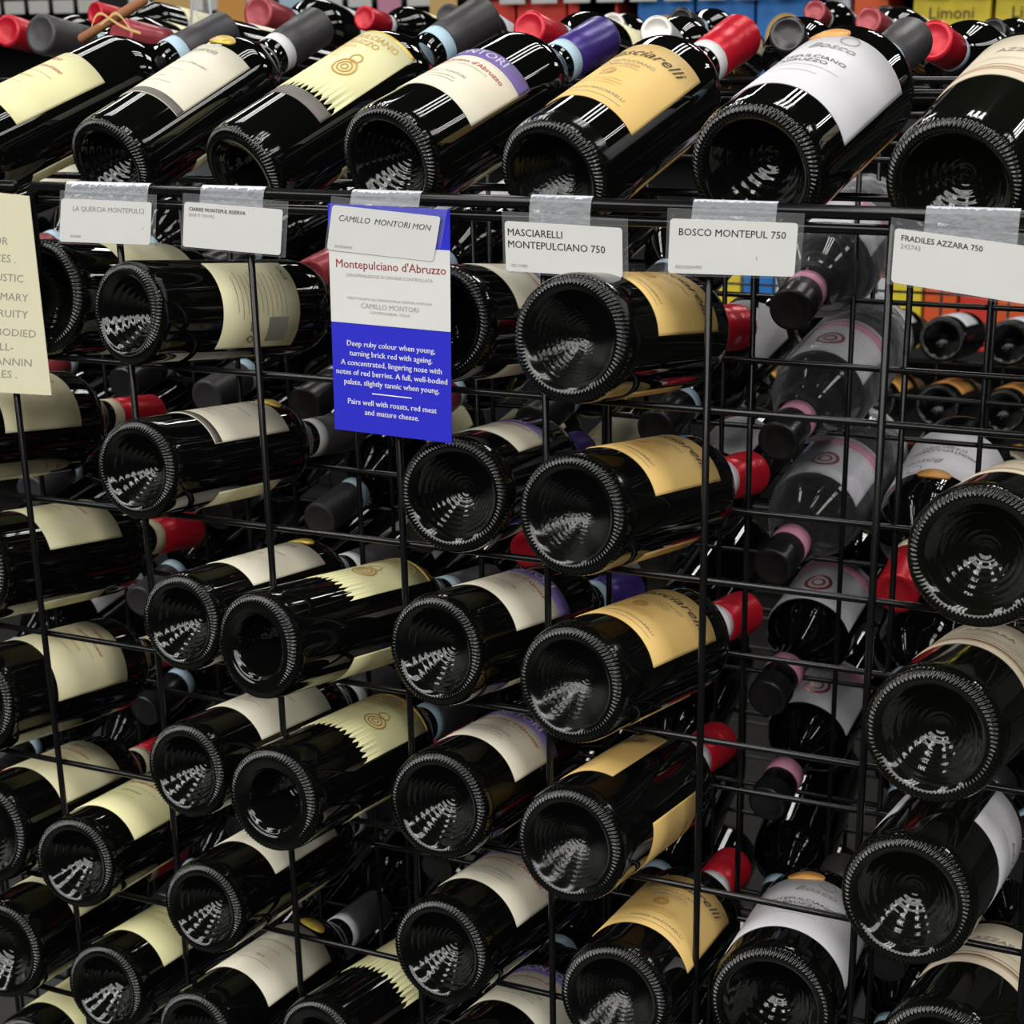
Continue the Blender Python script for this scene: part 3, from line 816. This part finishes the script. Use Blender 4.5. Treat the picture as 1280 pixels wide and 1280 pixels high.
# twig with a raffia bow
e = empty('tied_twig', 'brown twig tied with a straw bow, lying over the bottle necks at top left', 'twig', None, (-.075, .25, .118+ZUP))
V, F = lathe([(.0012, -.034), (.0040, -.032), (.0036, -.01), (.0043, .012), (.0038, .032), (.0012, .034)], 14)
tw = new_obj('stick', mesh_from('stick', V, F, [M['wood']]), e); tw.rotation_euler = (0, math.radians(62), math.radians(20))
def bow():
    V = []; F = []
    for s, L_, w_ in ((1, .022, .006), (-1, .020, .006), (1, .030, -.004), (-1, .028, -.005)):
        b = len(V)
        for i in range(9):
            t = i/8; V.append((s*L_*t, -.005-.002*math.sin(t*3), w_*math.sin(t*math.pi)-.012*t*t)); V.append((s*L_*t, -.005-.002*math.sin(t*3), w_*math.sin(t*math.pi)-.012*t*t+.0022))
        for i in range(8): F.append((b+2*i, b+2*i+2, b+2*i+3, b+2*i+1))
    return mesh_from('bow', V, F, [M['raffia']])
new_obj('raffia_bow', bow(), e)

# clear glass bottle neck standing at far left
M['clear'] = film('clear_flint_glass', 0.12, 0.04, (0.9, 0.93, 0.95), 0.2, 30)
V, F = lathe([(.030, -.16), (.034, -.155), (.034, -.02), (.030, 0), (.018, .012), (.0115, .03), (.0105, .055), (.014, .057), (.014, .066), (.0105, .068), (.009, .066)], 40)
o = tag(new_obj('clear_bottle', mesh_from('clear_bottle', V, F, [M['clear']])), 'clear empty glass bottle with stepped neck at the top left corner', 'bottle')
o.location = (-.235, .62, .09+ZUP)

# ------------------------------------------------------------------ the rack across the aisle, bases towards the camera
rack3 = empty('wire_wine_rack', 'far black wire rack seen through the grid at the right', 'rack', None, (0, 0, ZUP))
for j in range(-8, 14):
    rod('vertical_wire', (j*PX+.0, 1.655, ZB), (j*PX+.0, 1.655, -.30), .0021, rack3)
for k in range(0, 9):
    rod('horizontal_wire', (-.85, 1.66, -.318-k*PZ), (1.35, 1.66, -.318-k*PZ), .0021, rack3)
    rod('horizontal_wire', (-.85, 1.80, -.318-k*PZ), (1.35, 1.80, -.318-k*PZ), .0021, rack3)
NTH = ['leftmost', 'second from left', 'third from left', 'fourth from left', 'fifth from left', 'sixth from left', 'seventh from left']
for j in range(1, 8):
    for k in range(0, 3):
        cx = .418 + (j-4)*.0985
        mw = bottle_matrix((cx, 1.60, -.379-k*PZ), .10, -.12, rnd.uniform(-10, 10))
        bottle('cream', mw, 'far rack bottle with %s label, %s row, %s base' % (['pale', 'orange brown', 'beige'][k], ['upper', 'middle', 'lower'][k], NTH[j-1]),
               'bottles in the far rack', back=False, label_mat=['white', 'sticker_orange', 'beige'][k])

# ------------------------------------------------------------------ shop shelving far behind
M['red_box'] = principled('red_carton', srgb(222, 62, 48), .5)
M['blue_box'] = principled('blue_carton', srgb(48, 128, 210), .5)
M['yellow_box'] = principled('yellow_carton', srgb(244, 220, 60), .5)
M['orange_box'] = principled('orange_carton', srgb(232, 96, 44), .5)
M['white_box'] = principled('white_carton', srgb(214, 218, 224), .5)
M['peach_disc'] = principled('golden_disc_print', srgb(226, 184, 96), .5)
shelf = empty('store_shelving', 'black shop shelving along the back with a strip of white price tickets', 'shelving', None, (0, 2.6, ZUP))
def sbox(name, x, y, z, sx, sy, sz, mat, parent, bev=.002):
    o = new_obj(name, box_mesh(name, sx, sy, sz, M[mat], bev), parent); o.location = (x, y, z); return o
sbox('back_panel', -.8, .52, -.5, 5.2, .03, 2.4, 'black_metal', shelf)
for z in (.155, -.13, -.62, -1.1): sbox('shelf_board', -.8, .26, z, 5.2, .50, .03, 'black_metal', shelf)
tick = box_mesh('price_ticket', .062, .004, .032, M['card'], .001)
for i in range(38):
    if i in (7, 13, 19, 20, 31): continue
    o = new_obj('price_ticket', tick, shelf); o.location = (-2.35+i*.078, -.012, .146)
for x, mt, w_ in ((-1.62, 'raffia', .11), (-1.45, 'sticker_orange', .08), (-1.25, 'band_blue', .13), (-1.02, 'band_pink', .06), (-.88, 'raffia', .07)):
    sbox('shelf_talker', x, -.022, .125, w_, .003, .075, mt, shelf, .001)
def carton(x, z, sx, sz, mat, label, y=2.72, disc=False, text=None):
    e = empty('carton', label, 'box', 'cartons on the far shelves', (x, y, z+ZUP))
    sbox('carton_body', 0, 0, 0, sx, .2, sz, mat, e)
    if disc:
        V = [(0, -.102, 0)]+[(.34*sx*math.cos(2*math.pi*i/28), -.102, .40*sx*math.sin(2*math.pi*i/28)-.01) for i in range(28)]
        new_obj('disc_print', mesh_from('disc_print', V, [(0, 1+i, 1+(i+1) % 28) for i in range(28)], [M['peach_disc']], False), e)
    if text:
        tv, tf = text2d(text[0], text[1]); V = [(x_, -.1025, z_+text[2]) for x_, z_, q in tv]
        new_obj('carton_print', mesh_from('carton_print', V, tf, [M[text[3]]], False), e)
for i in range(3): carton(-.78+.125*i, .055, .118, .17, 'red_box', 'red carton on the far shelf, %s of three' % ['left', 'middle', 'right'][i], text=('RED', .03, .03, 'ink_white') if 0 else None)
carton(-.52, .06, .09, .18, 'white_box', 'pale carton on the far shelf between the red and blue ones')
for i in range(3): carton(-.36+.135*i, .06, .128, .19, 'blue_box', 'blue carton with a golden disc on the far shelf, %s of three' % ['left', 'middle', 'right'][i], disc=True)
carton(.02, .06, .05, .19, 'white_box', 'narrow white carton right of the blue ones')
carton(.09, .06, .07, .16, 'orange_box', 'narrow orange carton on the far shelf')
for i in range(2): carton(.255+.165*i, .05, .155, .18, 'yellow_box', 'yellow carton on the far shelf, %s of two' % ['left', 'right'][i], text=('Limoni', .034, .045, 'ink'))
LOW = [(-.36, 'white'), (-.285, 'blue'), (-.21, 'yellow'), (-.135, 'blue'), (-.06, 'white'), (.015, 'blue'),
       (.12, 'white'), (.195, 'yellow'), (.27, 'orange'), (.345, 'red'), (.42, 'orange'), (.495, 'yellow'), (.57, 'orange')]
for i, (x, c_) in enumerate(LOW):
    carton(x, -.515, .068, .18, c_+'_box', '%s carton low on the far shelf through the wires, %s in its row' % (c_, ['first', 'second', 'third', 'fourth', 'fifth', 'sixth', 'seventh', 'eighth', 'ninth', 'tenth', 'eleventh', 'twelfth', 'last'][i]))
